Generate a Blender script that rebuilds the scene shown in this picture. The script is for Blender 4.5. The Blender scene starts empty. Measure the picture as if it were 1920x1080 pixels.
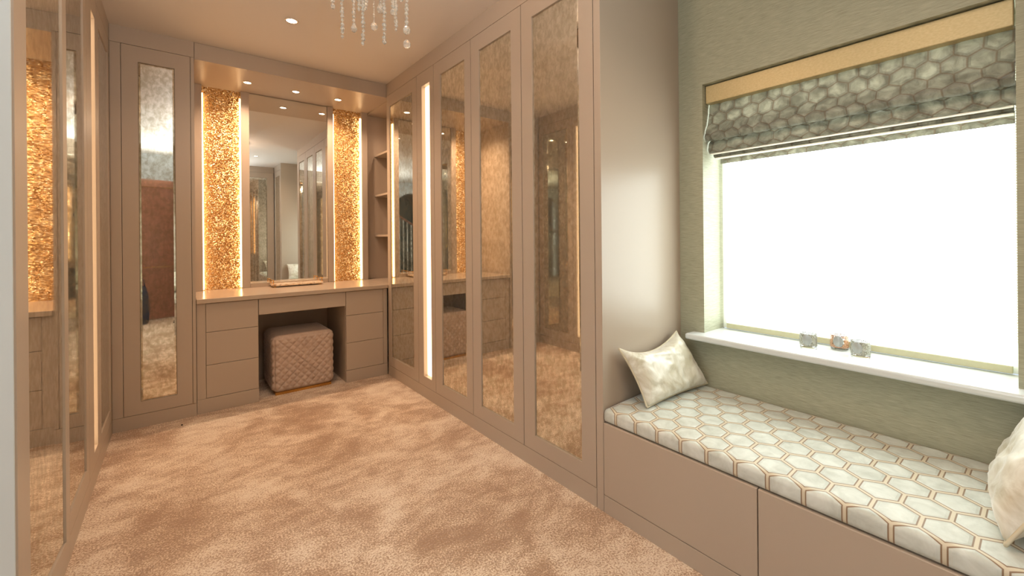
import bpy, bmesh, math, random
from mathutils import Vector, Matrix, noise
random.seed(7)
S = bpy.context.scene
COL = S.collection

# ------------------------------------------------------------------ camera
F_PX, PX, PY = 796.0, 960.0, 443.4
ROLL = math.atan(0.0088)
YAW = math.atan((960 - 333) / 796.0)
CAM_H = 1.1326
fw = Vector((math.sin(YAW), math.cos(YAW), 0))
rt = Vector((math.cos(YAW), -math.sin(YAW), 0))
up = Vector((0, 0, 1))
cx = rt * math.cos(ROLL) - up * math.sin(ROLL)
cu = rt * math.sin(ROLL) + up * math.cos(ROLL)
cd = bpy.data.cameras.new('camera')
cam = bpy.data.objects.new('camera', cd)
COL.objects.link(cam)
m = Matrix((cx, cu, -fw)).transposed().to_4x4()
m.translation = Vector((0, 0, CAM_H))
cam.matrix_world = m
cd.sensor_width = 36.0
cd.lens = F_PX / 1920 * 36.0
cd.shift_y = -(540 - PY) / 1920
cd.clip_start = 0.02
S.camera = cam

# ------------------------------------------------------------------ world, exposure, light levels
w = bpy.data.worlds.new('world')
S.world = w
w.use_nodes = True
w.node_tree.nodes['Background'].inputs[0].default_value = (0.75, 0.85, 1.0, 1)
w.node_tree.nodes['Background'].inputs[1].default_value = 1.0
S.view_settings.view_transform = 'Standard'
S.view_settings.look = 'None'
S.view_settings.gamma = 1.0
S.view_settings.use_curve_mapping = False
S.view_settings.exposure = 0.08
WARM = (1.0, 0.65, 0.33)
E_WINDOW = 5.6        # daylight glowing through the roller blind
E_LANDING = 7.0       # glow of the added landing window
E_STRIP = 9.0        # led strips beside the glitter panels
E_COLUMN = 4.0        # led columns in the wardrobe runs
W_SPOT = 26.0          # canopy downlights (watts)
W_CEIL = 28.0         # ceiling downlights, two of them added
W_FLASH = 190.0        # flash head aimed at the ceiling
W_CHAND = 14.0

# ------------------------------------------------------------------ helpers
ORG = {}


def link(o, parent=None):
    COL.objects.link(o)
    if parent is not None:
        o.parent = parent
    return o


def tag(o, label=None, cat=None, group=None, kind=None):
    if label: o['label'] = label
    if cat: o['category'] = cat
    if group: o['group'] = group
    if kind: o['kind'] = kind
    return o


def thing(name, loc, label, cat, group=None):
    o = bpy.data.objects.new(name, None)
    o.empty_display_size = 0.05
    o.location = loc
    link(o)
    ORG[o.name] = Vector(loc)
    return tag(o, label, cat, group)


def M(name, bm, mat, parent=None, smooth=False, org=None, kind=None, label=None, cat=None, group=None, recalc=True):
    """bm in world coordinates -> one mesh object"""
    o0 = ORG[parent.name] if parent is not None else Vector(org or (0, 0, 0))
    if recalc:
        bmesh.ops.recalc_face_normals(bm, faces=bm.faces)
    bmesh.ops.translate(bm, verts=bm.verts, vec=-o0)
    me = bpy.data.meshes.new(name)
    bm.to_mesh(me)
    bm.free()
    if smooth:
        for p in me.polygons: p.use_smooth = True
    if mat is not None:
        for mm in (mat if isinstance(mat, (list, tuple)) else [mat]):
            me.materials.append(mm)
    o = bpy.data.objects.new(name, me)
    link(o, parent)
    if parent is None:
        o.location = o0
    ORG[o.name] = o0
    return tag(o, label, cat, group, kind)


def NB():
    return bmesh.new()


def box(bm, x0, x1, y0, y1, z0, z1, bev=0.0, seg=1, mi=0):
    r = bmesh.ops.create_cube(bm, size=1.0)
    vs = r['verts']
    for v in vs:
        v.co = Vector((x0 + (v.co.x + .5) * (x1 - x0), y0 + (v.co.y + .5) * (y1 - y0), z0 + (v.co.z + .5) * (z1 - z0)))
    fs = {f for v in vs for f in v.link_faces}
    if mi:
        for f in fs: f.material_index = mi
    if bev:
        es = list({e for v in vs for e in v.link_edges})
        bmesh.ops.bevel(bm, geom=es, offset=bev, segments=seg, profile=0.5, affect='EDGES')
    return bm


def MBox(name, a, mat, parent=None, bev=0.0015, seg=1, **k):
    return M(name, box(NB(), *a, bev=bev, seg=seg), mat, parent, **k)


def ring(bm, mp, a0, a1, z0, z1, ha0, ha1, hz0, hz1, d0, d1):
    """rectangular frame with a hole, mapped by mp(a, z, d)"""
    O = [(a0, z0), (a1, z0), (a1, z1), (a0, z1)]
    I = [(ha0, hz0), (ha1, hz0), (ha1, hz1), (ha0, hz1)]
    v = {}
    for k, (L, d) in {'of': (O, d0), 'if': (I, d0), 'ob': (O, d1), 'ib': (I, d1)}.items():
        v[k] = [bm.verts.new(mp(a, z, d)) for a, z in L]
    for i in range(4):
        j = (i + 1) % 4
        bm.faces.new((v['of'][i], v['of'][j], v['if'][j], v['if'][i]))
        bm.faces.new((v['ob'][i], v['ib'][i], v['ib'][j], v['ob'][j]))
        bm.faces.new((v['of'][i], v['ob'][i], v['ob'][j], v['of'][j]))
        bm.faces.new((v['if'][i], v['if'][j], v['ib'][j], v['ib'][i]))
    return bm


def tube(bm, pts, r, seg=8, closed=False, caps=True):
    pts = [Vector(p) for p in pts]
    n = len(pts)
    rings = []
    ref = None
    for i, p in enumerate(pts):
        a = pts[(i - 1) % n] if (closed or i > 0) else p
        b = pts[(i + 1) % n] if (closed or i < n - 1) else p
        t = (b - a).normalized()
        if ref is None:
            ref = Vector((0, 0, 1)) if abs(t.z) < .9 else Vector((1, 0, 0))
        s = t.cross(ref).normalized()
        ref = s.cross(t).normalized()
        rr = r[i] if isinstance(r, (list, tuple)) else r
        rings.append([bm.verts.new(p + (s * math.cos(q) + ref * math.sin(q)) * rr) for q in [2 * math.pi * k / seg for k in range(seg)]])
    for i in range(n if closed else n - 1):
        A, B = rings[i], rings[(i + 1) % n]
        for k in range(seg):
            bm.faces.new((A[k], A[(k + 1) % seg], B[(k + 1) % seg], B[k]))
    if caps and not closed:
        bm.faces.new(rings[0]); bm.faces.new(rings[-1])
    return bm


def lathe(bm, c, prof, seg=24, close=False):
    c = Vector(c)
    rs = []
    for (r, z) in prof:
        if r < 1e-6:
            rs.append([bm.verts.new(c + Vector((0, 0, z)))])
        else:
            rs.append([bm.verts.new(c + Vector((r * math.cos(2 * math.pi * k / seg), r * math.sin(2 * math.pi * k / seg), z))) for k in range(seg)])
    L = list(range(len(rs) - 1))
    for i in L:
        A, B = rs[i], rs[i + 1]
        for k in range(seg):
            q = (k + 1) % seg
            if len(A) == 1 and len(B) == 1: continue
            if len(A) == 1: bm.faces.new((A[0], B[q], B[k]))
            elif len(B) == 1: bm.faces.new((A[k], A[q], B[0]))
            else: bm.faces.new((A[k], A[q], B[q], B[k]))
    return bm


def ball(bm, c, r, sz=1.0, sub=1):
    q = bmesh.ops.create_icosphere(bm, subdivisions=sub, radius=r)
    for v in q['verts']:
        v.co = Vector((v.co.x, v.co.y, v.co.z * sz)) + Vector(c)
    return bm


# ------------------------------------------------------------------ materials
def srgb(r, g, b):
    f = lambda c: (c / 255 / 12.92) if c / 255 <= .04045 else ((c / 255 + .055) / 1.055) ** 2.4
    return (f(r), f(g), f(b), 1.0)


class NT:
    def __init__(s, name):
        s.m = bpy.data.materials.new(name)
        s.m.use_nodes = True
        s.t = s.m.node_tree
        s.n = s.t.nodes
        s.p = s.n['Principled BSDF']
        s.out = s.n['Material Output']

    def add(s, typ, **k):
        n = s.n.new(typ)
        for a, b in k.items(): setattr(n, a, b)
        return n

    def L(s, a, b):
        s.t.links.new(a, b)

    def val(s, i, v):
        if isinstance(v, bpy.types.NodeSocket): s.L(v, i)
        else: i.default_value = v

    def math(s, op, a, b=0.0, c=None):
        n = s.add('ShaderNodeMath', operation=op)
        s.val(n.inputs[0], a); s.val(n.inputs[1], b)
        if c is not None: s.val(n.inputs[2], c)
        return n.outputs[0]

    def coord(s, kind='Object', scale=(1, 1, 1), rot=(0, 0, 0)):
        tc = s.add('ShaderNodeTexCoord')
        mp = s.add('ShaderNodeMapping')
        s.L(tc.outputs[kind], mp.inputs[0])
        mp.inputs['Scale'].default_value = scale
        mp.inputs['Rotation'].default_value = rot
        return mp.outputs[0]

    def noise(s, vec, scale, detail=2.0, rough=.5, dist=0.0):
        n = s.add('ShaderNodeTexNoise')
        s.L(vec, n.inputs['Vector'])
        n.inputs['Scale'].default_value = scale
        n.inputs['Detail'].default_value = detail
        n.inputs['Roughness'].default_value = rough
        n.inputs['Distortion'].default_value = dist
        return n.outputs['Fac']

    def ramp(s, fac, stops):
        n = s.add('ShaderNodeValToRGB')
        s.L(fac, n.inputs[0])
        e = n.color_ramp.elements
        while len(e) < len(stops): e.new(.5)
        for q, (p, c) in zip(e, stops):
            q.position = p; q.color = c
        return n.outputs[0]

    def mix(s, fac, a, b):
        n = s.add('ShaderNodeMix', data_type='RGBA')
        s.val(n.inputs[0], fac); s.val(n.inputs[6], a); s.val(n.inputs[7], b)
        return n.outputs[2]

    def bump(s, h, strength=.3, dist=.002, normal=None):
        n = s.add('ShaderNodeBump')
        n.inputs['Strength'].default_value = strength
        n.inputs['Distance'].default_value = dist
        s.L(h, n.inputs['Height'])
        if normal is not None: s.L(normal, n.inputs['Normal'])
        s.L(n.outputs[0], s.p.inputs['Normal'])
        return n.outputs[0]

    def set(s, **k):
        for a, b in k.items():
            s.val(s.p.inputs[a.replace('_', ' ')], b)
        return s


G1 = (1, 1, 1, 1); G0 = (0, 0, 0, 1)


def simple(name, col, rough=.5, **k):
    t = NT(name)
    t.set(Base_Color=col, Roughness=rough, **k)
    return t.m


def m_paint(name, col, rough):
    t = NT(name)
    v = t.coord()
    n = t.noise(v, 900, 1)
    n2 = t.noise(v, 3, 2)
    t.set(Base_Color=t.mix(t.math('MULTIPLY', n2, .12), col, tuple(c * .8 for c in col[:3]) + (1,)), Roughness=rough)
    t.bump(n, .05, .0006)
    return t.m


PAINT = m_paint('taupe satin paint', srgb(178, 163, 146), .33)
COUNTER = m_paint('taupe worktop lacquer', srgb(182, 165, 146), .2)
INNER = simple('gap shade and dark parts', srgb(70, 60, 52), .7)  # darkened so the door gaps look shaded; serves small dark parts too
CEIL = m_paint('ceiling paint', srgb(214, 207, 198), .55)
WHITE = m_paint('white wall paint', srgb(198, 203, 202), .6)


def m_mirror(name, antique):
    t = NT(name)
    if antique:
        v = t.coord(scale=(1, 1, .7))
        a = t.noise(v, 48, 4, .6, .4)
        b = t.noise(v, 15, 2, .5, .2)
        f = t.ramp(t.math('MULTIPLY_ADD', b, .25, t.math('MULTIPLY', a, .75)), [(.40, G0), (.60, G1)])
        t.set(Base_Color=t.mix(f, srgb(238, 236, 226), srgb(206, 200, 182)), Metallic=t.math('SUBTRACT', .98, t.math('MULTIPLY', f, .08)),
              Roughness=t.math('MULTIPLY_ADD', f, .035, .012))
    else:
        t.set(Base_Color=(.88, .89, .87, 1), Metallic=1.0, Roughness=.004)
    return t.m


ANTIQUE = m_mirror('antique mottled mirror', True)
MIRROR = m_mirror('clear mirror', False)


def m_glitter():
    t = NT('gold glitter')
    v = t.coord()
    vo = t.add('ShaderNodeTexVoronoi')
    t.L(v, vo.inputs['Vector'])
    vo.inputs['Scale'].default_value = 170
    sep = t.add('ShaderNodeSeparateColor')
    t.L(vo.outputs['Color'], sep.inputs[0])
    geo = t.add('ShaderNodeNewGeometry')
    vm = t.add('ShaderNodeVectorMath', operation='MULTIPLY_ADD')
    t.L(vo.outputs['Color'], vm.inputs[0])
    vm.inputs[1].default_value = (1.1, 1.1, 1.1)
    vm.inputs[2].default_value = (-.55, -.55, -.55)
    va = t.add('ShaderNodeVectorMath', operation='ADD')
    t.L(vm.outputs[0], va.inputs[0]); t.L(geo.outputs['Normal'], va.inputs[1])
    vn = t.add('ShaderNodeVectorMath', operation='NORMALIZE')
    t.L(va.outputs[0], vn.inputs[0])
    col = t.ramp(sep.outputs[0], [(0, srgb(150, 106, 58)), (.55, srgb(196, 148, 88)), (.8, srgb(236, 200, 140)), (1, srgb(255, 246, 224))])
    t.set(Base_Color=col, Metallic=.6, Roughness=.38)
    t.L(vn.outputs[0], t.p.inputs['Normal'])
    return t.m


GLITTER = m_glitter()


def emit(name, col, strength):
    t = NT(name)
    e = t.add('ShaderNodeEmission')
    e.inputs[0].default_value = tuple(col[:3]) + (1,)
    e.inputs[1].default_value = strength
    t.L(e.outputs[0], t.out.inputs[0])
    return t.m


LED = emit('warm led', WARM, E_STRIP)
LED_COL = emit('warm led diffuser', (1.0, .68, .40), E_COLUMN)
LAMP = emit('downlight lens', (1.0, .82, .60), 14.0)
BLIND_GLOW = emit('backlit blind', (.91, 1.0, .95), E_WINDOW)
LANDING_GLOW = emit('added landing glow', (.86, .94, 1.0), E_LANDING)


def m_carpet():
    t = NT('carpet')
    v = t.coord()
    big = t.noise(v, 2.6, 5, .62, .7)
    mid = t.noise(t.coord(scale=(1, 1.8, 1), rot=(0, 0, .5)), 9, 3, .6, .4)
    fine = t.noise(v, 150, 4, .75)
    f = t.math('MULTIPLY_ADD', mid, .35, t.math('MULTIPLY', big, .65))
    f = t.math('MULTIPLY_ADD', t.math('SUBTRACT', fine, .5), 1.25, f)
    c = t.ramp(f, [(.39, srgb(174, 137, 104)), (.50, srgb(214, 181, 146)), (.60, srgb(250, 232, 208))])
    t.set(Base_Color=c, Roughness=.95, Sheen_Weight=.35, Sheen_Roughness=.5)
    t.p.inputs['Specular IOR Level'].default_value = .1
    t.bump(t.math('MULTIPLY_ADD', fine, .7, t.math('MULTIPLY', t.noise(v, 90, 2), .5)), .9, .012)
    return t.m


CARPET = m_carpet()


def m_grasscloth():
    t = NT('grasscloth wallpaper')
    v = t.coord(scale=(1, 1, 26))
    n = t.noise(v, 22, 3, .65, .15)
    n2 = t.noise(t.coord(scale=(1, 1, 60)), 30, 1)
    c = t.ramp(t.math('MULTIPLY_ADD', n2, .4, t.math('MULTIPLY', n, .6)), [(.36, srgb(142, 142, 118)), (.64, srgb(182, 181, 156))])
    t.set(Base_Color=c, Roughness=.55, Sheen_Weight=.1)
    t.bump(n, .35, .0012)
    return t.m


GRASS = m_grasscloth()


def hexdist(t, u, v):
    """distance from hexagon centre, .5 at the shared edge; u across flats, v along points"""
    R3 = math.sqrt(3)

    def lat(uu, vv):
        fx = t.math('ABSOLUTE', t.math('SUBTRACT', uu, t.math('ROUND', uu)))
        vr = t.math('ROUND', t.math('DIVIDE', vv, R3))
        fy = t.math('ABSOLUTE', t.math('SUBTRACT', vv, t.math('MULTIPLY', vr, R3)))
        return t.math('MAXIMUM', fx, t.math('MULTIPLY_ADD', fx, .5, t.math('MULTIPLY', fy, R3 / 2)))
    a = lat(u, v)
    b = lat(t.math('ADD', u, .5), t.math('ADD', v, R3 / 2))
    return t.math('MINIMUM', a, b)


def m_hexfabric():
    t = NT('hexagon cut velvet')
    uv = t.add('ShaderNodeTexCoord')
    sp = t.add('ShaderNodeSeparateXYZ')
    t.L(uv.outputs['UV'], sp.inputs[0])
    h = hexdist(t, sp.outputs[0], sp.outputs[1])
    v = t.coord()
    cloud = t.noise(v, 16, 4, .6, .5)
    pad = t.mix(t.ramp(cloud, [(.3, G0), (.7, G1)]), srgb(184, 189, 179), srgb(218, 224, 217))
    c = t.ramp(h, [(0, G0), (.424, G0), (.430, G1), (1, G1)])
    c2 = t.ramp(h, [(0, G0), (.458, G0), (.464, G1), (1, G1)])
    base = t.mix(c, pad, srgb(136, 112, 86))
    base = t.mix(c2, base, srgb(208, 198, 174))
    t.set(Base_Color=base, Roughness=.55, Sheen_Weight=.4, Sheen_Roughness=.35)
    t.bump(t.ramp(h, [(0, G1), (.36, G1), (.43, G0), (1, G0)]), .6, .003)
    return t.m


HEXFAB = m_hexfabric()


def m_velvet(name, c0, c1, rough=.32, sheen=.5, scale=9, bumpk=.25):
    t = NT(name)
    v = t.coord()
    a = t.noise(v, scale, 4, .6, 1.2)
    b = t.noise(v, scale * 14, 3, .6)
    t.set(Base_Color=t.mix(t.ramp(a, [(.35, G0), (.65, G1)]), c0, c1), Roughness=rough, Sheen_Weight=sheen, Sheen_Roughness=.3)
    t.bump(t.math('MULTIPLY_ADD', b, .3, a), bumpk, .006)
    return t.m


PILLOW = m_velvet('cream crushed velvet', srgb(190, 182, 158), srgb(232, 231, 220))
PIPING = simple('cream piping', srgb(204, 194, 168), .5)
STOOLV = m_velvet('taupe velvet', srgb(178, 156, 140), srgb(192, 171, 155), .5, .5, 14, .05)


def m_blind():
    t = NT('grey brown hexagon blind velvet')
    uv = t.add('ShaderNodeTexCoord')
    sp = t.add('ShaderNodeSeparateXYZ')
    t.L(uv.outputs['UV'], sp.inputs[0])
    h = hexdist(t, sp.outputs[0], sp.outputs[1])
    v = t.coord()
    a = t.noise(v, 22, 4, .6, .6)
    c = t.mix(t.ramp(a, [(.35, G0), (.65, G1)]), srgb(134, 132, 118), srgb(172, 169, 154))
    line = t.ramp(h, [(0, G0), (.455, G0), (.475, G1), (1, G1)])
    t.set(Base_Color=t.mix(t.math('MULTIPLY', line, .45), c, srgb(120, 92, 66)), Roughness=.36, Sheen_Weight=.45, Sheen_Roughness=.3)
    t.bump(t.math('MULTIPLY_ADD', a, 1.0, t.ramp(h, [(0, G1), (.36, G1), (.49, G0), (1, G0)])), .6, .008)
    return t.m


BLINDF = m_blind()
m_ = NT('gold shimmer fabric')
n_ = m_.noise(m_.coord(scale=(1, 1, 2)), 110, 3)
m_.set(Base_Color=m_.mix(n_, srgb(178, 158, 110), srgb(210, 192, 146)), Roughness=.4, Metallic=.25)
m_.bump(n_, .3, .001)
GOLDBAND = m_.m
LINING = simple('ivory lining', srgb(240, 236, 222), .6)
UPVC = simple('white window frame', srgb(232, 234, 222), .25)
SILLM = simple('white gloss sill', srgb(210, 215, 214), .16)
BARM = simple('blind bottom bar', srgb(196, 194, 160), .4)
CHROME = simple('chrome', (.85, .84, .82, 1), .08, Metallic=1.0)
GOLD = simple('polished gold metal', srgb(222, 176, 104), .16, Metallic=1.0)
BRONZE = simple('bronze metal', srgb(160, 128, 84), .25, Metallic=1.0)
GLASS = NT('glass').set(Base_Color=(1, 1, 1, 1), Roughness=.0, Transmission_Weight=1.0, IOR=1.45).m
CRYSTAL = NT('crystal').set(Base_Color=(1, .95, .86, 1), Roughness=.02, Transmission_Weight=.78, IOR=1.6).m
DARK = simple('dark green cloth', srgb(40, 58, 46), .6)
NAVY = simple('navy cloth', srgb(24, 34, 58), .8)


def m_wood():
    t = NT('mahogany')
    n = t.noise(t.coord(scale=(9, 9, .7)), 6, 4, .6, .8)
    t.set(Base_Color=t.mix(n, srgb(100, 58, 42), srgb(168, 116, 90)), Roughness=.3)
    return t.m


WOOD = m_wood()


def m_mosaic(name, a, b):
    t = NT(name)
    vo = t.add('ShaderNodeTexVoronoi')
    t.L(t.coord(), vo.inputs['Vector'])
    vo.inputs['Scale'].default_value = 260
    t.set(Base_Color=t.mix(vo.outputs['Distance'], a, b), Metallic=.6, Roughness=.2)
    t.bump(vo.outputs['Distance'], .6, .002)
    return t.m


MOS_S = m_mosaic('silver mosaic', srgb(216, 214, 200), srgb(120, 116, 100))
MOS_R = m_mosaic('rose gold mosaic', srgb(230, 180, 140), srgb(160, 108, 76))
PEARL = simple('pearl medallion', srgb(172, 176, 172), .3, Metallic=.2)
WAX = simple('white wax', srgb(236, 232, 222), .5)


def m_agate():
    t = NT('agate stone')
    n = t.noise(t.coord(), 14, 5, .6, 1.5)
    t.set(Base_Color=t.ramp(n, [(.36, srgb(120, 78, 52)), (.46, srgb(226, 196, 160)), (.6, srgb(240, 222, 196)), (.72, srgb(150, 104, 74))]), Roughness=.15)
    return t.m


AGATE = m_agate()

# ------------------------------------------------------------------ key dimensions (metres)
H = 2.40
XR, XL, YB = 1.365, -0.308, 3.40      # fronts: right run, left run, back run
XW = 1.96                             # window wall
YV = 3.925                             # vanity back uprights
YEND = 1.14                           # end panel beside the window seat
YN = -0.10                            # near end panel of the seat
ZP, ZD = 0.08, 2.30                   # plinth top, door top

# ------------------------------------------------------------------ setting
MBox('floor', (-2.4, 2.2, -2.0, 4.1, -.05, 0), CARPET, bev=0, kind='structure')
MBox('ceiling', (-2.4, 2.2, -2.0, 4.1, H, H + .05), CEIL, bev=0, kind='structure')
MBox('wall_back', (-.95, 2.2, 4.03, 4.1, 0, H), WHITE, bev=0, kind='structure')
# window wall with opening
WY0, WY1, WZ0, WZ1 = .062, 1.02, .64, 1.845
bm = NB()
ring(bm, lambda a, z, d: (XW + d, a, z), -1.5, 4.03, 0, H, WY0, WY1, WZ0, WZ1, 0, .2)
M('wall_right', bm, GRASS, kind='structure')
MBox('wall_left', (-2.4, XL - .004, 1.545, 1.66, 0, H), WHITE, bev=.001, kind='structure')
MBox('wall_far_left', (-1.0, -.95, 1.66, 4.1, 0, H), WHITE, bev=0, kind='structure')
# landing wall with a glowing window added as a light source
LW = (-.35, .95, .95, 2.05)
bm = NB()
ring(bm, lambda a, z, d: (-2.4 - d, a, z), -2.0, 1.66, 0, H, LW[0], LW[1], LW[2], LW[3], 0, .12)
M('wall_landing', bm, WHITE, kind='structure')
w2 = thing('added_window', (-2.45, .3, .95), None, None)
tag(w2, kind='structure')
bm = NB(); ring(bm, lambda a, z, d: (-2.45 - d, a, z), LW[0], LW[1], LW[2], LW[3], LW[0] + .05, LW[1] - .05, LW[2] + .05, LW[3] - .05, 0, .05)
M('window_frame', bm, UPVC, w2)
M('pane', box(NB(), -2.485, -2.475, LW[0] + .05, LW[1] - .05, LW[2] + .05, LW[3] - .05), LANDING_GLOW, w2)


# near wall with an arched opening (seen only in the mirrors)
def arch_wall():
    bm = NB()
    ax0, ax1, zs, zt = -2.02, -1.14, 1.72, 2.16
    n = 14
    arc = [(ax0, 0), (ax0, zs)]
    for i in range(1, n):
        q = math.pi * i / n
        arc.append(((ax0 + ax1) / 2 - (ax1 - ax0) / 2 * math.cos(q), zs + (zt - zs) * math.sin(q)))
    arc += [(ax1, zs), (ax1, 0)]
    f = [bm.verts.new((x, -1.4, z)) for x, z in arc]
    b = [bm.verts.new((x, -1.5, z)) for x, z in arc]
    top = [bm.verts.new((x, -1.4, H)) for x, z in arc]
    for i in range(len(arc) - 1):
        bm.faces.new((f[i], f[i + 1], b[i + 1], b[i]))
        if abs(arc[i][0] - arc[i + 1][0]) > 1e-6:
            bm.faces.new((f[i], f[i + 1], top[i + 1], top[i]))
    box(bm, -2.4, ax0, -1.5, -1.4, 0, H)
    box(bm, ax1, .21, -1.5, -1.4, 0, H)
    M('wall_near', bm, WHITE, kind='structure')


arch_wall()
MBox('wall_behind', (.22, 2.2, -1.5, -1.4, 0, H), WHITE, bev=0, kind='structure')
MBox('wall_stairwell_side', (-.9, -.86, -2.0, -1.5, 0, H), WHITE, bev=0, kind='structure')
MBox('wall_stairwell', (-2.3, -.9, -2.0, -1.96, 0, H), DARK, bev=0, kind='structure')
bl = thing('stair_balustrade', (-1.58, -1.65, 0), 'pale balusters of the staircase behind the arched opening', 'balustrade')
for i in range(9):
    x = -1.98 + i * .1
    M('baluster', tube(NB(), [(x, -1.65, 0), (x, -1.65, 1.25 + i * .06)], .012, 8), UPVC, bl, smooth=True)
M('handrail', tube(NB(), [(-2.05, -1.65, 1.24), (-1.13, -1.65, 1.78)], .025, 8), WOOD, bl, smooth=True)

# ------------------------------------------------------------------ joinery
mpR = lambda a, z, d: (XR + d, a, z)
mpL = lambda a, z, d: (XL - d, a, z)
mpB = lambda a, z, d: (a, YB + d, z)


def abox(bm, mp, a0, a1, z0, z1, d0, d1, bev=0.0):
    p, q = mp(a0, z0, d0), mp(a1, z1, d1)
    return box(bm, min(p[0], q[0]), max(p[0], q[0]), min(p[1], q[1]), max(p[1], q[1]), min(p[2], q[2]), max(p[2], q[2]), bev=bev)


def mirror_door(root, mp, a0, a1, ma0, ma1, mz0=.157, mz1=2.205, z0=ZP, z1=ZD, pad=.0015):
    bm = NB()
    ring(bm, mp, a0 + pad, a1 - pad, z0 + .0025, z1 - .0025, ma0, ma1, mz0, mz1, 0, .022)
    door = M('door', bm, PAINT, root)
    # bevelled mirror inset
    g, bw = .0012, .011
    bm = NB()
    o = [(ma0 + g, mz0 + g), (ma1 - g, mz0 + g), (ma1 - g, mz1 - g), (ma0 + g, mz1 - g)]
    i_ = [(ma0 + bw, mz0 + bw), (ma1 - bw, mz0 + bw), (ma1 - bw, mz1 - bw), (ma0 + bw, mz1 - bw)]
    vo = [bm.verts.new(mp(a, z, .0062)) for a, z in o]
    vi = [bm.verts.new(mp(a, z, .0038)) for a, z in i_]
    vb = [bm.verts.new(mp(a, z, .012)) for a, z in o]
    bm.faces.new(vi)
    for k in range(4):
        j = (k + 1) % 4
        bm.faces.new((vo[k], vo[j], vi[j], vi[k]))
        bm.faces.new((vb[k], vb[j], vo[j], vo[k]))
    bm.faces.new(vb)
    M('mirror_pane', bm, ANTIQUE, door)
    return door


def wardrobe(mp, a0, a1, depth, doors, label, z0=ZP, z1=ZD, fillers=(), side=False):
    c = mp((a0 + a1) / 2, 0, .02)
    r = thing('wardrobe', (c[0], c[1], 0), label, 'wardrobe', 'mirrored fitted wardrobes')
    bm = NB()
    abox(bm, mp, a0 + .0005, a1 - .0005, z0 + .001, z1 - .001, .0235, depth)
    M('carcass', bm, INNER, r)
    if side:
        M('side_panel', abox(NB(), mp, a1 + .001, .0895, z0 + .001, z1 - .001, .0225, depth), PAINT, r)
    for (d0, d1, m0, m1) in doors:
        mirror_door(r, mp, d0, d1, m0, m1)
    for (f0, f1) in fillers:
        M('filler', abox(NB(), mp, f0 + .0005, f1 - .0005, z0 + .002, z1 - .002, 0, .022), PAINT, r)
    return r


def led_column(mp, a0, a1, g0, g1, depth, label, z0=.15, z1=2.2):
    c = mp((a0 + a1) / 2, 0, .02)
    r = thing('light_column', (c[0], c[1], 0), label, 'light')
    bm = NB()
    ring(bm, mp, a0 + .0008, a1 - .0008, ZP + .002, ZD - .002, g0, g1, z0, z1, 0, .045)
    M('surround', bm, PAINT, r)
    M('carcass', abox(NB(), mp, a0 + .0005, a1 - .0005, ZP + .001, ZD - .001, .0465, depth), INNER, r)
    M('glitter_liner', abox(NB(), mp, g0 + .0008, g1 - .0008, z0 + .0008, z1 - .0008, .036, .044), GLITTER, r)
    k = (g1 - g0)
    M('led_strip', abox(NB(), mp, g0 + k * .42, g1 - .006, z0 + .004, z1 - .004, .026, .0355), LED_COL, r)
    return r


def run_trim(name, mp, a0, a1, z0, z1, depth):
    M(name, abox(NB(), mp, a0, a1, z0, z1, 0, depth), PAINT, kind='structure')


# right run
wardrobe(mpR, 2.835, 3.395, .595, [(2.835, 3.395, 2.91, 3.335)], 'mirrored taupe wardrobe tight against the dressing table corner, right of the shelves')
led_column(mpR, 2.577, 2.833, 2.635, 2.755, .595, 'glowing recessed light column between the right-hand mirrored wardrobes')
wardrobe(mpR, 2.115, 2.575, .595, [(2.115, 2.575, 2.185, 2.485)], 'mirrored taupe wardrobe just right of the glowing light column on the right run')
wardrobe(mpR, 1.649, 2.113, .595, [(1.649, 2.113, 1.73, 2.03)], 'mirrored taupe wardrobe third along the right run, second from the window seat')
wardrobe(mpR, 1.177, 1.647, .595, [(1.177, 1.647, 1.258, 1.565)], 'widest looking mirrored taupe wardrobe beside the window seat')
run_trim('baseboard_right', mpR, 1.177, 3.398, 0, ZP, .595)
run_trim('trim_1', mpR, 1.177, 3.398, ZD, H, .595)
MBox('end_panel', (XR, XW, YEND, 1.1755, 0, H), PAINT, bev=.001, org=(1.66, 1.16, 0),
     label='tall plain taupe end panel closing the wardrobe run at the window seat', cat='panel')

# left run
AJ = math.radians(2.6)   # this door stands slightly ajar
mpA = lambda a, z, d: (XL + (a - 1.548) * math.sin(AJ) - d * math.cos(AJ), 1.548 + (a - 1.548) * math.cos(AJ) + d * math.sin(AJ), z)
r_ = wardrobe(mpL, 1.548, 2.03, .6, [], 'mirrored taupe wardrobe with its door slightly ajar, at the far left beside the white wall')
mirror_door(r_, mpA, 1.548, 2.022, 1.636, 1.974)
wardrobe(mpL, 2.032, 2.60, .6, [(2.032, 2.60, 2.11, 2.528)], 'narrow looking mirrored wardrobe on the left run beside its light column')
led_column(mpL, 2.602, 2.90, 2.735, 2.85, .6, 'glowing recessed light column on the left run of wardrobes')
wardrobe(mpL, 2.902, 3.395, .6, [(2.902, 3.395, 2.97, 3.33)], 'mirrored wardrobe in the left corner, seen almost edge-on')
run_trim('baseboard_left', mpL, 1.548, 3.396, 0, ZP, .6)
run_trim('trim_2', mpL, 1.548, 3.396, ZD, H, .6)

# tall unit on the back wall
wardrobe(mpB, -.302, .075, .6, [(-.258, .071, -.181, -.008)], 'tall single-door mirrored wardrobe facing the room left of the dressing table',
         fillers=[(-.3075, -.2585), (.0715, .09)], side=True)
run_trim('baseboard_back', mpB, -.3075, .09, 0, ZP, .6)
run_trim('trim_3', mpB, -.3075, .09, ZD, H, .6)

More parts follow.
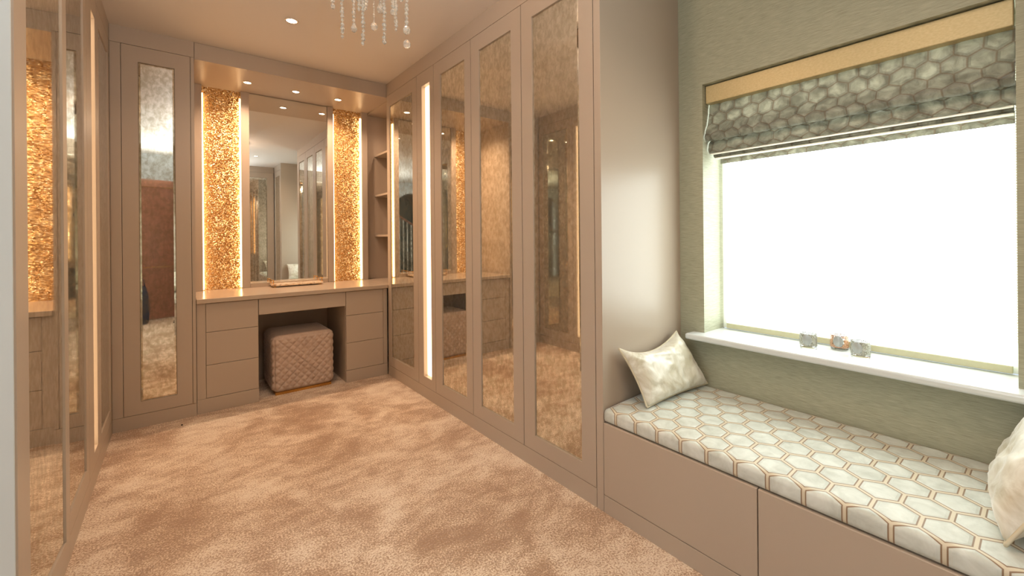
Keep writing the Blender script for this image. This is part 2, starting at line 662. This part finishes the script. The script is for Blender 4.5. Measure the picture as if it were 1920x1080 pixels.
# near-end wardrobes (seen only in the mirrors)
MBox('end_panel', (XR, XW, YN - .035, YN, 0, H), PAINT, bev=.001, org=(1.66, -.12, 0),
     label='taupe end panel at the near end of the window seat behind the round looking pillow', cat='panel')
wardrobe(mpR, -.72, -.137, .595, [(-.70, -.137, -.60, -.22)], 'mirrored wardrobe past the near end of the window seat, seen in reflections')
run_trim('baseboard_seat_end', mpR, -.72, -.137, 0, ZP, .595)
run_trim('trim_6', mpR, -.72, -.137, ZD, H, .595)
mpN = lambda a, z, d: (a, -.72 - d, z)
wardrobe(mpN, .80, 1.36, .45, [(.80, 1.36, .90, 1.25)], 'mirrored wardrobe on the wall behind the camera, nearer the window', z0=ZP, z1=ZD)
wardrobe(mpN, .22, .798, .45, [(.22, .798, .32, .70)], 'mirrored wardrobe on the wall behind the camera, nearer the brown door', z0=ZP, z1=ZD)
run_trim('baseboard_near', mpN, .22, 1.36, 0, ZP, .45)
run_trim('trim_4', mpN, .22, 1.36, ZD, H, .45)


# open mahogany door leaf
def brown_door():
    a = Vector((-.72, -.86, 0)); b = Vector((.10, -1.17, 0))
    d = (b - a).normalized(); n = Vector((-d.y, d.x, 0))
    L = (b - a).length
    mp = lambda s, z, dd: tuple(a + d * s - n * dd + Vector((0, 0, z)))
    r = tag(thing('brown_door', (-.3, -1.02, 0), 'open dark mahogany panelled door, seen in the tall mirror', 'door'))
    bm = NB()
    ring(bm, mp, 0, L, .01, 1.98, .10, L - .10, .75, 1.87, 0, .04)
    bm2 = NB()
    M('leaf', bm, WOOD, r)
    M('panel', ring(bm2, mp, .10, L - .10, .75, 1.87, .14, L - .14, .79, 1.83, .008, .03), WOOD, r)
    bm3 = NB()
    vs = [bm3.verts.new(mp(s, z, .012)) for s, z in ((.14, .79), (L - .14, .79), (L - .14, 1.83), (.14, 1.83))]
    vs2 = [bm3.verts.new(mp(s, z, .028)) for s, z in ((.14, .79), (L - .14, .79), (L - .14, 1.83), (.14, 1.83))]
    bm3.faces.new(vs); bm3.faces.new(vs2)
    for k in range(4): bm3.faces.new((vs[k], vs[(k + 1) % 4], vs2[(k + 1) % 4], vs2[k]))
    M('panel', bm3, WOOD, r)
    M('handle', tube(NB(), [mp(L - .06, 1.0, -.0), mp(L - .06, 1.0, -.05), mp(L - .17, 1.0, -.055)], .009, 8), CHROME, r, smooth=True)
    M('inlay_line', ring(NB(), mp, .092, L - .092, .742, 1.878, .098, L - .098, .748, 1.872, -.0015, .001), GOLD, r)
    return r


brown_door()
fl = thing('studio_flash', (.11, -.62, 0), 'black flash head on a slim stand behind the camera, aimed at the ceiling', 'flash')
M('stand', tube(NB(), [(.11, -.62, .25), (.11, -.62, 1.38)], .012, 8), INNER, fl, smooth=True)
for q in (.4, 2.5, 4.6):
    M('leg', tube(NB(), [(.11, -.62, .30), (.11 + .20 * math.cos(q), -.62 + .2 * math.sin(q), .012)], .009, 8), INNER, fl, smooth=True)
M('head', lathe(NB(), (.11, -.62, 1.38), [(0, 0), (.035, 0), (.04, .02), (.04, .12), (.055, .15), (.052, .152), (.036, .125), (0, .12)], 20), INNER, fl, smooth=True)
ld = bpy.data.lights.new('flash_lamp', 'SPOT')
ld.energy = W_FLASH; ld.color = (.90, .96, 1.0)
ld.spot_size = math.radians(150); ld.spot_blend = 1.0; ld.shadow_soft_size = .04
o = bpy.data.objects.new('flash_lamp', ld)
link(o, fl); o.location = (0, 0, 1.56); o.rotation_euler = (math.radians(160), math.radians(-8), 0)
bg = thing('stand_in_bag', (-.43, -.72, 0), 'dark navy cloth bag standing in for a jeans leg before the brown door, seen in the mirror', 'bag')  # bag shape put in place of a jeans leg
bm = NB()
lathe(bm, (0, 0, 0), [(0, .0), (.10, .0), (.12, .03), (.13, .2), (.115, .4), (.09, .5), (.05, .52), (0, .51)], 16)
for v in bm.verts: v.co = Vector((-.43 + v.co.x * 1.0, -.72 + v.co.y * .7, v.co.z))
M('bag_body', bm, NAVY, bg, smooth=True)
M('handle', tube(NB(), [(-.43 + .08 * math.cos(q), -.72, .5 + .14 * math.sin(q)) for q in [math.pi * k / 10 for k in range(11)]], .008, 6), NAVY, bg, smooth=True)

# ------------------------------------------------------------------ dressing table alcove
CX0, CX1 = .092, 1.362
dt = thing('dressing_table', (.73, 3.7, 0), 'taupe dressing table with six side drawers and a knee hole', 'dressing table')
Yf = 3.412
for (x0, x1) in ((CX0, .438), (1.029, CX1)):
    M('pedestal', box(NB(), x0, x1, Yf + .02, 3.965, 0.0, .714), PAINT, dt)
    M('plinth', box(NB(), x0, x1, Yf, Yf + .019, 0.0, .093, bev=.0008), PAINT, dt)
M('filler', box(NB(), CX0, .1395, Yf, Yf + .019, .094, .713, bev=.0008), PAINT, dt)
M('filler', box(NB(), 1.329, CX1, Yf, Yf + .019, .094, .713, bev=.0008), PAINT, dt)
for (x0, x1) in ((.1415, .4365), (1.031, 1.327)):
    for (z0, z1) in ((.096, .307), (.310, .522), (.525, .711)):
        M('drawer', box(NB(), x0, x1, Yf, Yf + .019, z0, z1, bev=.001), PAINT, dt)
M('drawer', box(NB(), .4405, 1.0275, Yf, Yf + .019, .602, .711, bev=.001), PAINT, dt)
M('knee_hole_rail', box(NB(), .4385, 1.0285, Yf + .02, 3.94, .60, .714), PAINT, dt)
M('back_panel', box(NB(), .4385, 1.0285, 3.94, 3.965, 0.0, .60), PAINT, dt)
MBox('worktop', (CX0, CX1 + .001, 3.388, 4.025, .716, .745), COUNTER, bev=.002, seg=2, org=(.73, 3.7, .716),
     label='long taupe lacquered worktop over the dressing table drawers', cat='worktop')
MBox('worktop', (1.4025, 1.72, 3.40, 4.025, .716, .7448), COUNTER, bev=.001, org=(1.55, 3.7, .716),
     label='small worktop piece in the shelf niche right of the dressing table', cat='worktop')
MBox('trim_5', (1.3635, 1.4015, 3.40, 4.025, .716, .7449), COUNTER, bev=.0005, kind='structure')

# canopy over the table
MBox('canopy', (CX0, 1.402, 3.402, 4.025, 2.291, H - .001), PAINT, bev=.001, org=(.73, 3.7, 2.29),
     label='taupe canopy with three downlights over the dressing table', cat='canopy')

# uprights, glitter panels and led strips
UP = [('left-hand edge beside the tall wardrobe', .092, .148), ('left side of the vanity mirror', .396, .451),
      ('right side of the vanity mirror', 1.040, 1.088), ('edge of the shelf niche', 1.338, 1.390)]
for nm, x0, x1 in UP:
    MBox('upright', (x0, x1, YV, 4.025, .7455, 2.2905), PAINT, bev=.001, org=((x0 + x1) / 2, 4.0, .745),
         label='slim taupe upright on the worktop, ' + nm, cat='upright', group='uprights around the glitter panels')
for nm, x0, x1 in (('left', .149, .395), ('right', 1.089, 1.337)):
    g = thing('glitter_panel', ((x0 + x1) / 2, 3.96, .745), 'gold glitter panel lit down both edges, on the %s of the vanity mirror' % nm, 'panel', 'lit glitter panels')
    bm = NB()
    box(bm, x0, x1, 3.963, 4.025, .7455, 2.2905)
    M('glitter_sheet', bm, GLITTER, g)
    for (a, b) in ((x0 + .0005, x0 + .007), (x1 - .007, x1 - .0005)):
        M('led_strip', box(NB(), a, b, 3.942, 3.962, .752, 2.235), LED, g)
vm = thing('vanity_mirror', (.75, 3.98, .775), 'large clear mirror over the dressing table between the glitter panels', 'mirror')
M('mirror_glass', box(NB(), .453, 1.038, 3.938, 3.944, .775, 2.287), MIRROR, vm)
M('back_board', box(NB(), .452, 1.039, 3.945, 4.025, .7455, 2.2905), PAINT, vm)
M('upstand', box(NB(), .453, 1.038, 3.933, 3.9445, .7455, .774), COUNTER, vm)

# shelf niche
sn = thing('shelf_niche', (1.6, 3.75, .745), 'open taupe shelf niche in the right corner behind the wardrobe', 'shelving')
M('back_panel', box(NB(), 1.403, 1.72, 3.99, 4.025, .7455, 2.285), PAINT, sn)
M('side_panel', box(NB(), 1.70, 1.72, 3.40, 3.989, .7455, 2.285), PAINT, sn)
M('top_panel', box(NB(), 1.4035, 1.72, 3.40, 4.025, 2.286, H - .001), PAINT, sn)
for z in (1.898, 1.520, 1.142):
    M('shelf', box(NB(), 1.48, 1.699, 3.41, 3.989, z, z + .018, bev=.0008), PAINT, sn)


# downlights
def downlight(x, y, z, r, label, watts, group, spot=True, size=145):
    t = thing('downlight', (x, y, z), label, 'light', group)
    M('trim_ring', lathe(NB(), (x, y, z), [(r, 0), (r * 1.28, -.0005), (r * 1.3, -.003), (r * 1.02, -.005), (r, 0)], 24), CHROME, t, smooth=True)
    M('lens', lathe(NB(), (x, y, z), [(0, -.0025), (r * .98, -.0025), (r * .98, -.0005), (0, -.0005)], 24), LAMP, t)
    if watts:
        ld = bpy.data.lights.new('downlight_lamp', 'SPOT')
        ld.energy = watts; ld.color = (1.0, .68, .46)
        ld.spot_size = math.radians(size); ld.spot_blend = .8
        ld.shadow_soft_size = r
        o = bpy.data.objects.new('downlight_lamp', ld)
        link(o, t); o.location = (0, 0, -.012)
    return t


downlight(.414, 3.675, 2.291, .024, 'canopy downlight nearest the left glitter panel', W_SPOT, 'canopy downlights')
downlight(.741, 3.68, 2.291, .024, 'middle canopy downlight over the vanity mirror', W_SPOT, 'canopy downlights')
downlight(1.062, 3.685, 2.291, .024, 'canopy downlight nearest the right glitter panel', W_SPOT, 'canopy downlights')
downlight(1.58, 3.62, 2.2855, .024, 'small added downlight in the top of the shelf niche, hidden behind the wardrobe', 7.0, 'canopy downlights')  # unseen lamp added to brighten the niche
downlight(.53, 2.726, H, .028, 'single recessed ceiling downlight left of the chandelier', W_CEIL, 'ceiling downlights')
downlight(.95, .35, H, .028, 'added ceiling downlight above the camera end, towards the window seat', W_CEIL, 'ceiling downlights')  # unseen lamp added for the camera end
downlight(-1.2, .2, H, .028, 'added ceiling downlight over the landing beyond the white wall', W_CEIL, 'ceiling downlights')  # unseen lamp added to light the landing

# ------------------------------------------------------------------ window
wn = thing('window_1', (2.15, .54, .668), None, None)
tag(wn, kind='structure')
bm = NB()
ring(bm, lambda a, z, d: (2.148 + d, a, z), WY0 + .001, WY1 - .001, .669, WZ1 - .001, WY0 + .045, WY1 - .045, .72, WZ1 - .05, 0, .05)
M('window_frame', bm, UPVC, wn)
M('pane', box(NB(), 2.172, 2.178, WY0 + .045, WY1 - .045, .72, WZ1 - .05), GLASS, wn)
rb = thing('roller_blind', (2.13, .54, .68), 'white translucent roller blind glowing with daylight in the window', 'blind')
M('fabric', box(NB(), 2.128, 2.130, .078, .992, .698, 1.80), BLIND_GLOW, rb)
M('bottom_bar', box(NB(), 2.121, 2.137, .078, .992, .672, .698, bev=.003, seg=2), BARM, rb)
M('roller', tube(NB(), [(2.13, .072, 1.81), (2.13, 1.0, 1.81)], .018, 12), UPVC, rb, smooth=True)
bm = NB()
for i in range(118):
    ball(bm, (2.085, .0665, 1.78 - i * .0085), .0032, 1, 1)
o = M('bead_chain', bm, LINING, rb, smooth=True, kind='stuff')
# sill
bm = box(NB(), 1.885, 2.147, -.02, 1.078, .640, .668, bev=.009, seg=3)
M('window_sill', bm, SILLM, None, smooth=False, org=(2.0, .54, .64), label='glossy white window sill above the window seat', cat='window sill')

# roman blind
rm = thing('roman_blind', (2.02, .54, 1.48), 'folded grey-brown velvet roman blind with a gold heading at the window', 'blind')
M('heading_band', box(NB(), 1.985, 2.03, .0655, 1.017, 1.757, 1.840, bev=.003, seg=2), GOLDBAND, rm)


def hexh(u, v):
    R3 = math.sqrt(3)
    best = 9
    for (ou, ov) in ((0, 0), (.5, R3 / 2)):
        a, b = u + ou, v + ov
        fx = abs(a - round(a)); fy = abs(b - R3 * round(b / R3))
        best = min(best, max(fx, .5 * fx + R3 / 2 * fy))
    return best


def fold(name, prof, y0, y1, seed, amp=.006, wv=.004, ny=190):
    # resample profile finely
    P = []
    for (a, b) in zip(prof[:-1], prof[1:]):
        L = math.hypot(b[0] - a[0], b[1] - a[1])
        k = max(2, int(L / .004))
        for i in range(k):
            t = i / k
            P.append((a[0] + (b[0] - a[0]) * t, a[1] + (b[1] - a[1]) * t))
    P.append(prof[-1])
    bm = NB()
    uvl = bm.loops.layers.uv.new('UVMap')
    UV = {}
    rows = []
    s = 0
    for i, (x, z) in enumerate(P):
        if i: s += math.hypot(x - P[i - 1][0], z - P[i - 1][1])
        j0, j1 = max(0, i - 1), min(len(P) - 1, i + 1)
        tx, tz = P[j1][0] - P[j0][0], P[j1][1] - P[j0][1]
        l = math.hypot(tx, tz) or 1
        nx, nz = tz / l, -tx / l
        if nx > 0: nx, nz = -nx, -nz
        row = []
        for j in range(ny + 1):
            y = y0 + (y1 - y0) * j / ny
            wob = noise.noise(Vector((y * 7, s * 6, seed))) * .25
            u_, v_ = y / .064 + wob, (s + seed * .03) / .064 + wob * .7
            h = hexh(u_, v_)
            puff = amp * (1 - min(1, (h / .5) ** 4))
            puff += wv * noise.noise(Vector((y * 14, s * 16, seed + 5))) + .002 * noise.noise(Vector((y * 50, s * 40, seed)))
            q = bm.verts.new((x + nx * puff, y, z + nz * puff))
            UV[q] = (u_, v_)
            row.append(q)
        rows.append(row)
    for a, b in zip(rows[:-1], rows[1:]):
        for j in range(ny):
            f_ = bm.faces.new((a[j], a[j + 1], b[j + 1], b[j]))
            for lp in f_.loops: lp[uvl].uv = UV[lp.vert]
    bmesh.ops.solidify(bm, geom=bm.faces[:], thickness=.002)
    return M(name, bm, BLINDF, rm, smooth=True)


fold('fold', [(2.03, 1.765), (2.022, 1.72), (2.012, 1.67), (1.995, 1.635), (1.980, 1.612), (1.977, 1.598), (1.985, 1.583), (2.0, 1.580), (2.03, 1.592)], .0635, 1.0175, 1.0)
fold('fold', [(2.045, 1.60), (2.030, 1.585), (2.015, 1.56), (2.008, 1.54), (2.012, 1.527), (2.03, 1.524), (2.05, 1.53)], .0635, 1.0165, 2.0, ny=150)
fold('fold', [(2.06, 1.53), (2.045, 1.524), (2.035, 1.512), (2.045, 1.504), (2.06, 1.506)], .068, 1.005, 3.0, .003, .001, ny=150)
fold('hem', [(2.075, 1.515), (2.074, 1.475)], .068, .99, 4.0, .002, .001, ny=150)
M('lining_edge', box(NB(), 2.012, 2.05, .068, 1.012, 1.5175, 1.5225, bev=.002), LINING, rm)
M('lining_edge', box(NB(), 2.035, 2.07, .068, 1.0, 1.498, 1.503, bev=.002), LINING, rm)

# ------------------------------------------------------------------ window seat
ws = thing('window_seat', (1.66, .52, 0), 'taupe window seat box with two plain front panels under the window', 'bench')
M('carcass', box(NB(), XR + .019, XW - .003, YN + .001, YEND - .001, 0, .366), PAINT, ws)
M('front_panel', box(NB(), XR, XR + .0185, .5525, YEND - .002, .073, .366, bev=.0012), PAINT, ws)
M('front_panel', box(NB(), XR, XR + .0185, YN + .002, .5495, .073, .366, bev=.0012), PAINT, ws)
M('plinth', box(NB(), XR, XR + .0185, YN + .002, YEND - .002, 0, .0705, bev=.0008), PAINT, ws)


def seat_cushion():
    x0, x1, z0, z1, r = 1.368, 1.955, .3695, .425, .016
    prof = [(x0 + .012, z0), (x0 + .003, z0 + .004), (x0, z0 + .014)]
    for i in range(9):
        q = math.pi - math.pi / 2 * i / 8
        prof.append((x0 + r + r * math.cos(q), z1 - r + r * math.sin(q)))
    nx = 40
    for i in range(1, nx + 1):
        t = i / nx
        prof.append((x0 + r + (x1 - .015 - x0 - r) * t, z1 + .006 * math.sin(math.pi * t)))
    prof += [(x1 - .004, z1 - .008), (x1, z1 - .025), (x1, z0)]
    s = [0]
    for a, b in zip(prof[:-1], prof[1:]): s.append(s[-1] + math.hypot(b[0] - a[0], b[1] - a[1]))
    # arc value where the top passes x = 1.457
    ref = min(range(len(prof)), key=lambda i: abs(prof[i][0] - 1.424) if prof[i][1] > .42 else 9)
    sref = s[ref] + (1.424 - prof[ref][0])
    bm = NB()
    uvl = bm.loops.layers.uv.new('UVMap')
    y0, y1, ny = YN + .004, YEND - .004, 90
    rows = []
    for i, (x, z) in enumerate(prof):
        row = []
        for j in range(ny + 1):
            y = y0 + (y1 - y0) * j / ny
            e = min(1, min(y - y0, y1 - y) / .02)
            dz = -(1 - e) ** 2 * .006 * (1 if z > .4 else 0)
            dz += .0012 * noise.noise(Vector((y * 9, x * 9, 3))) if z > .41 else 0
            row.append(bm.verts.new((x, y, z + dz)))
        rows.append(row)
    UVv = lambda i: (s[i] - sref) / .0800 * math.sqrt(3) / 2
    UVu = lambda y: (y - .848) / .0925 + .5
    for i in range(len(prof) - 1):
        for j in range(ny):
            f = bm.faces.new((rows[i][j], rows[i + 1][j], rows[i + 1][j + 1], rows[i][j + 1]))
            for lp, (ii, jj) in zip(f.loops, ((i, j), (i + 1, j), (i + 1, j + 1), (i, j + 1))):
                lp[uvl].uv = (UVu(rows[ii][jj].co.y), UVv(ii))
    bm.faces.new([r_[0] for r_ in rows]); bm.faces.new([r_[-1] for r_ in rows])
    bm.faces.new([rows[0][0], rows[0][ny], rows[-1][ny], rows[-1][0]])
    return M('seat_cushion', bm, HEXFAB, None, smooth=True, org=(1.66, .52, z0),
             label='long bench cushion in pale hexagon-patterned velvet on the window seat', cat='cushion')


seat_cushion()


def pillow(corners, thick, label, seed, sag=.045, pinch=.07):
    BL, BR, TR, TL = [Vector(c) for c in corners]
    n0 = (BR - BL).cross(TL - BL).normalized()
    c = (BL + BR + TR + TL) / 4
    r = thing('pillow', ((BL + BR) / 2), label, 'pillow', 'cream velvet pillows')
    N = 44

    def pos(u, v, side):
        # u, v in -1..1
        uu = u * (1 - pinch * (1 - v * v) * abs(u) ** 3)
        vv = v * (1 - pinch * (1 - u * u) * abs(v) ** 3)
        a, b = (uu + 1) / 2, (vv + 1) / 2
        p = BL * (1 - a) * (1 - b) + BR * a * (1 - b) + TR * a * b + TL * (1 - a) * b
        p = p - Vector((0, 0, 1)) * sag * max(0, v) ** 2 * (1 - u * u)
        k = max(0, (1 - u ** 4) * (1 - v ** 4)) ** .55
        wr = noise.noise(Vector((u * 2.2 + seed, v * 2.2, side))) * .012 * k
        wr += abs(noise.noise(Vector((u * 5 + seed, v * 3, side + 4)))) * -.012 * k
        # radial creases into the corners
        cr = max(0, abs(u * v) - .35)
        wr += .012 * cr * math.sin(14 * math.atan2(v, u) + seed) * k
        return p + n0 * side * (thick * k * (1 if side > 0 else .45) + wr)
    bm = NB()
    for side in (1, -1):
        g = [[bm.verts.new(pos(-1 + 2 * i / N, -1 + 2 * j / N, side)) for i in range(N + 1)] for j in range(N + 1)]
        for j in range(N):
            for i in range(N):
                bm.faces.new((g[j][i], g[j][i + 1], g[j + 1][i + 1], g[j + 1][i]))
    bmesh.ops.remove_doubles(bm, verts=bm.verts, dist=.0004)
    M('cover', bm, PILLOW, r, smooth=True)
    loop = [pos(-1 + 2 * i / N, -1, 1) for i in range(N)] + [pos(1, -1 + 2 * i / N, 1) for i in range(N)] + \
           [pos(1 - 2 * i / N, 1, 1) for i in range(N)] + [pos(-1, 1 - 2 * i / N, 1) for i in range(N)]
    M('piping', tube(NB(), loop, .0042, 8, closed=True), PIPING, r, smooth=True)


pillow([(1.487, 1.015, .4365), (1.945, 1.0, .4365), (1.872, 1.112, .672), (1.437, 1.112, .662)], .055,
       'cream crushed-velvet pillow leaning on the end panel beside the wardrobes', 1.3)
pillow([(1.90, .062, .437), (1.44, .066, .437), (1.44, -.068, .70), (1.90, -.068, .70)], .075,
       'plump cream pillow cut off by the right edge, at the near end of the seat', 4.1, sag=.0)


# ------------------------------------------------------------------ candle holders
def candle(x, y, mos, label, ang):
    t = thing('candle_holder', (x, y, .668), label, 'candle holder', 'mosaic glass candle holders on the sill')
    r, h = .029, .073
    M('glass_cup', lathe(NB(), (x, y, .6685), [(0, 0), (r - .002, 0), (r, .002), (r, h), (r - .0022, h), (r - .0022, .009), (0, .009)], 32), GLASS, t, smooth=False)
    bm = NB()
    random.seed(int(x * 1000))
    rr = r + .0008
    for j in range(10):
        for i in range(34):
            q0 = 2 * math.pi * (i + .06) / 34; q1 = 2 * math.pi * (i + .94) / 34
            da = abs((((q0 + q1) / 2 - ang + math.pi) % (2 * math.pi)) - math.pi) * rr
            z0 = .679 + j * .0048; z1 = z0 + .0042
            if (da / .0185) ** 2 + (((z0 + z1) / 2 - .704) / .0225) ** 2 < 1: continue
            k = rr + random.uniform(0, .0008)
            vs = [bm.verts.new((x + kk * math.cos(q), y + kk * math.sin(q), z)) for (q, z) in ((q0, z0), (q1, z0), (q1, z1), (q0, z1)) for kk in (k,)]
            bm.faces.new(vs)
    M('mosaic_band', bm, mos, t, kind='stuff')
    bm = NB()
    n = 20
    c = []
    for ring_, dr in ((1.0, .0004), (.82, .0016)):
        c.append([bm.verts.new((x + (rr + dr) * math.cos(ang + .0175 * ring_ * math.cos(2 * math.pi * k / n) / rr), y + (rr + dr) * math.sin(ang + .0175 * ring_ * math.cos(2 * math.pi * k / n) / rr), .704 + .0215 * ring_ * math.sin(2 * math.pi * k / n))) for k in range(n)])
    for k in range(n): bm.faces.new((c[0][k], c[0][(k + 1) % n], c[1][(k + 1) % n], c[1][k]))
    bm.faces.new(c[1])
    M('medallion', bm, PEARL, t, smooth=True)
    M('candle', lathe(NB(), (x, y, .678), [(0, 0), (.019, 0), (.019, .017), (0, .0175)], 20), WAX, t)
    M('wick', tube(NB(), [(x, y, .695), (x, y + .001, .704)], .0008, 6), INNER, t)


candle(2.025, .617, MOS_S, 'silver mosaic glass candle holder at the left of three on the sill', math.radians(188))
candle(2.085, .528, MOS_R, 'rose gold mosaic glass candle holder between the two silver ones', math.radians(186))
candle(2.022, .447, MOS_S, 'silver mosaic glass candle holder nearest the sill edge, at the right of three', math.radians(170))

# ------------------------------------------------------------------ stool
st = thing('pouffe', (.735, 3.65, 0), 'taupe velvet cube pouffe with diamond quilting in the knee hole', 'stool')


def quilted_cube(cx_, cy_, z0, hw, hz, r=.035, n=84):
    bm = NB()
    faces = [((1, 0, 0), (0, 1, 0), (0, 0, 1)), ((-1, 0, 0), (0, -1, 0), (0, 0, 1)), ((0, 1, 0), (-1, 0, 0), (0, 0, 1)),
             ((0, -1, 0), (1, 0, 0), (0, 0, 1)), ((0, 0, 1), (1, 0, 0), (0, 1, 0)), ((0, 0, -1), (1, 0, 0), (0, -1, 0))]
    hs = Vector((hw, hw, hz))
    for (nn, aa, bb) in faces:
        nn, aa, bb = Vector(nn), Vector(aa), Vector(bb)
        g = []
        for j in range(n + 1):
            row = []
            for i in range(n + 1):
                a, b = -1 + 2 * i / n, -1 + 2 * j / n
                d = nn + aa * a + bb * b
                p = Vector((d.x * hs.x, d.y * hs.y, d.z * hs.z))
                q = Vector([max(-hs[k] + r, min(hs[k] - r, p[k])) for k in range(3)])
                nm = (p - q)
                nm = nm.normalized() if nm.length > 1e-9 else nn
                pp = q + nm * r
                if abs(nn.z) < .5:
                    la = pp.dot(aa); lz = pp.z
                    s_ = .052
                    k1 = abs(math.sin(math.pi * (la + lz) / s_)); k2 = abs(math.sin(math.pi * (la - lz) / s_))
                    edge = min(1, (1 - abs(b)) / .12) * min(1, (1 - abs(a)) / .06)
                    pp = pp + nm * (.010 * (min(k1, k2) ** .5) * max(0, edge))
                else:
                    pp = pp + nm * .008 * (1 - a * a) * (1 - b * b)
                row.append(bm.verts.new(pp + Vector((cx_, cy_, z0 + hz))))
            g.append(row)
        for j in range(n):
            for i in range(n):
                bm.faces.new((g[j][i], g[j][i + 1], g[j + 1][i + 1], g[j + 1][i]))
    bmesh.ops.remove_doubles(bm, verts=bm.verts, dist=.0005)
    return bm


M('upholstery', quilted_cube(.737, 3.652, .018, .204, .204), STOOLV, st, smooth=True)
M('base', box(NB(), .545, .929, 3.46, 3.844, 0.0, .020, bev=.002), GOLD, st)

M('cable_cover', box(NB(), .445, .461, 3.90, 3.939, .10, .225, bev=.002), UPVC, dt)
bm = NB()
ball(bm, (0.013, 3.275, .005), .006, .8, 1)
M('crumb', bm, INNER, None, org=(0.013, 3.275, 0), label='tiny dark crumb lying on the carpet before the tall mirrored unit', cat='crumb')

# ------------------------------------------------------------------ tray
tr = thing('tray', (.78, 3.88, .745), 'agate tray with slim gold handles on the worktop before the mirror', 'tray')
tx0, tx1, ty0, ty1 = .585, .962, 3.79, 3.928
M('slab', box(NB(), tx0, tx1, ty0, ty1, .754, .770, bev=.004, seg=2), AGATE, tr, smooth=False)
for (x, y) in ((tx0 + .02, ty0 + .02), (tx1 - .02, ty0 + .02), (tx0 + .02, ty1 - .02), (tx1 - .02, ty1 - .02)):
    M('foot', lathe(NB(), (x, y, .7455), [(0, 0), (.010, 0), (.011, .004), (.008, .009), (0, .009)], 14), GOLD, tr, smooth=True)
for x in (tx0 + .008, tx1 - .008):
    h = M('handle', tube(NB(), [(x, ty0 - .004, .800), (x, ty1 + .002, .800)], .0042, 8), GOLD, tr, smooth=True)
    for y in (ty0 + .018, ty1 - .018):
        M('post', tube(NB(), [(x, y, .769), (x, y, .798)], .0036, 8), GOLD, h, smooth=True)

# ------------------------------------------------------------------ chandelier
ch = thing('chandelier', (.47, 1.27, 1.7), 'crystal bead chandelier hanging from the ceiling at the top of the picture', 'chandelier')
CX, CY = .47, 1.27
M('canopy_disc', lathe(NB(), (CX, CY, 0), [(0, H - .03), (.25, H - .03), (.26, H - .022), (.26, H - .004), (.24, H - .001), (0, H - .001)], 40), BRONZE, ch, smooth=False)
random.seed(3)
bm = NB()
tube(bm, [(CX + .125 * math.cos(2 * math.pi * k / 32), CY + .125 * math.sin(2 * math.pi * k / 32), 2.2) for k in range(32)], .006, 8, closed=True)
M('ring_frame', bm, CHROME, ch, smooth=True)
for q in (0, 2.1, 4.2):
    M('stem', tube(NB(), [(CX + .12 * math.cos(q), CY + .12 * math.sin(q), 2.2), (CX + .12 * math.cos(q), CY + .12 * math.sin(q), H - .028)], .004, 8), CHROME, ch, smooth=True)
M('bulb', ball(NB(), (CX, CY, 2.30), .03, 1, 2), LAMP, ch, smooth=True)


def strand(px, ybot, depth, drops, bead=.0060, pitch=.0125, top=2.2):
    """px, ybot: where the strand hangs; depth along the lens axis"""
    a = (px - PX) / F_PX
    p = (fw + rt * a) * depth
    zb = CAM_H + (449 + (-(px - 333)) * .0088 - ybot) / F_PX * depth
    bm = NB()
    z = zb + .008
    for i in range(int((top - z) / pitch)):
        rr = bead * (1.0 + .18 * math.sin(i * 1.7 + px))
        ball(bm, (p.x + random.uniform(-.001, .001), p.y + random.uniform(-.001, .001), z + i * pitch), rr, 1.1, 1)
    tube(bm, [(p.x, p.y, zb), (p.x, p.y, top)], .0008, 4)
    s_ = M('strand', bm, CRYSTAL, ch)
    for (yb, rad) in drops:
        zz = CAM_H + (449 - (px - 333) * .0088 - yb) / F_PX * depth
        M('drop', ball(NB(), (p.x, p.y, zz), rad, 1.2, 2), CRYSTAL, s_)


strand(628, 14, 1.33, [(12, .007)])
strand(645, 73, 1.31, [])
strand(667, 58, 1.36, [(54, .010)])
strand(684, 86, 1.27, [])
strand(677, 22, 1.22, [])
strand(705, 50, 1.38, [(50, .011)], bead=.0026, pitch=.008)
strand(717, 22, 1.33, [(18, .011)])
strand(724, 84, 1.25, [])
strand(741, 24, 1.3, [(23, .009)])
strand(746, 60, 1.34, [])
strand(756, 4, 1.22, [])
strand(766, 62, 1.26, [(57, .011), (83, .011)])
strand(690, 20, 1.4, [])
ld = bpy.data.lights.new('chandelier_lamp', 'POINT')
ld.energy = W_CHAND; ld.color = (1.0, .70, .50); ld.shadow_soft_size = .05
o = bpy.data.objects.new('chandelier_lamp', ld)
link(o, ch); o.location = (0, 0, .54)
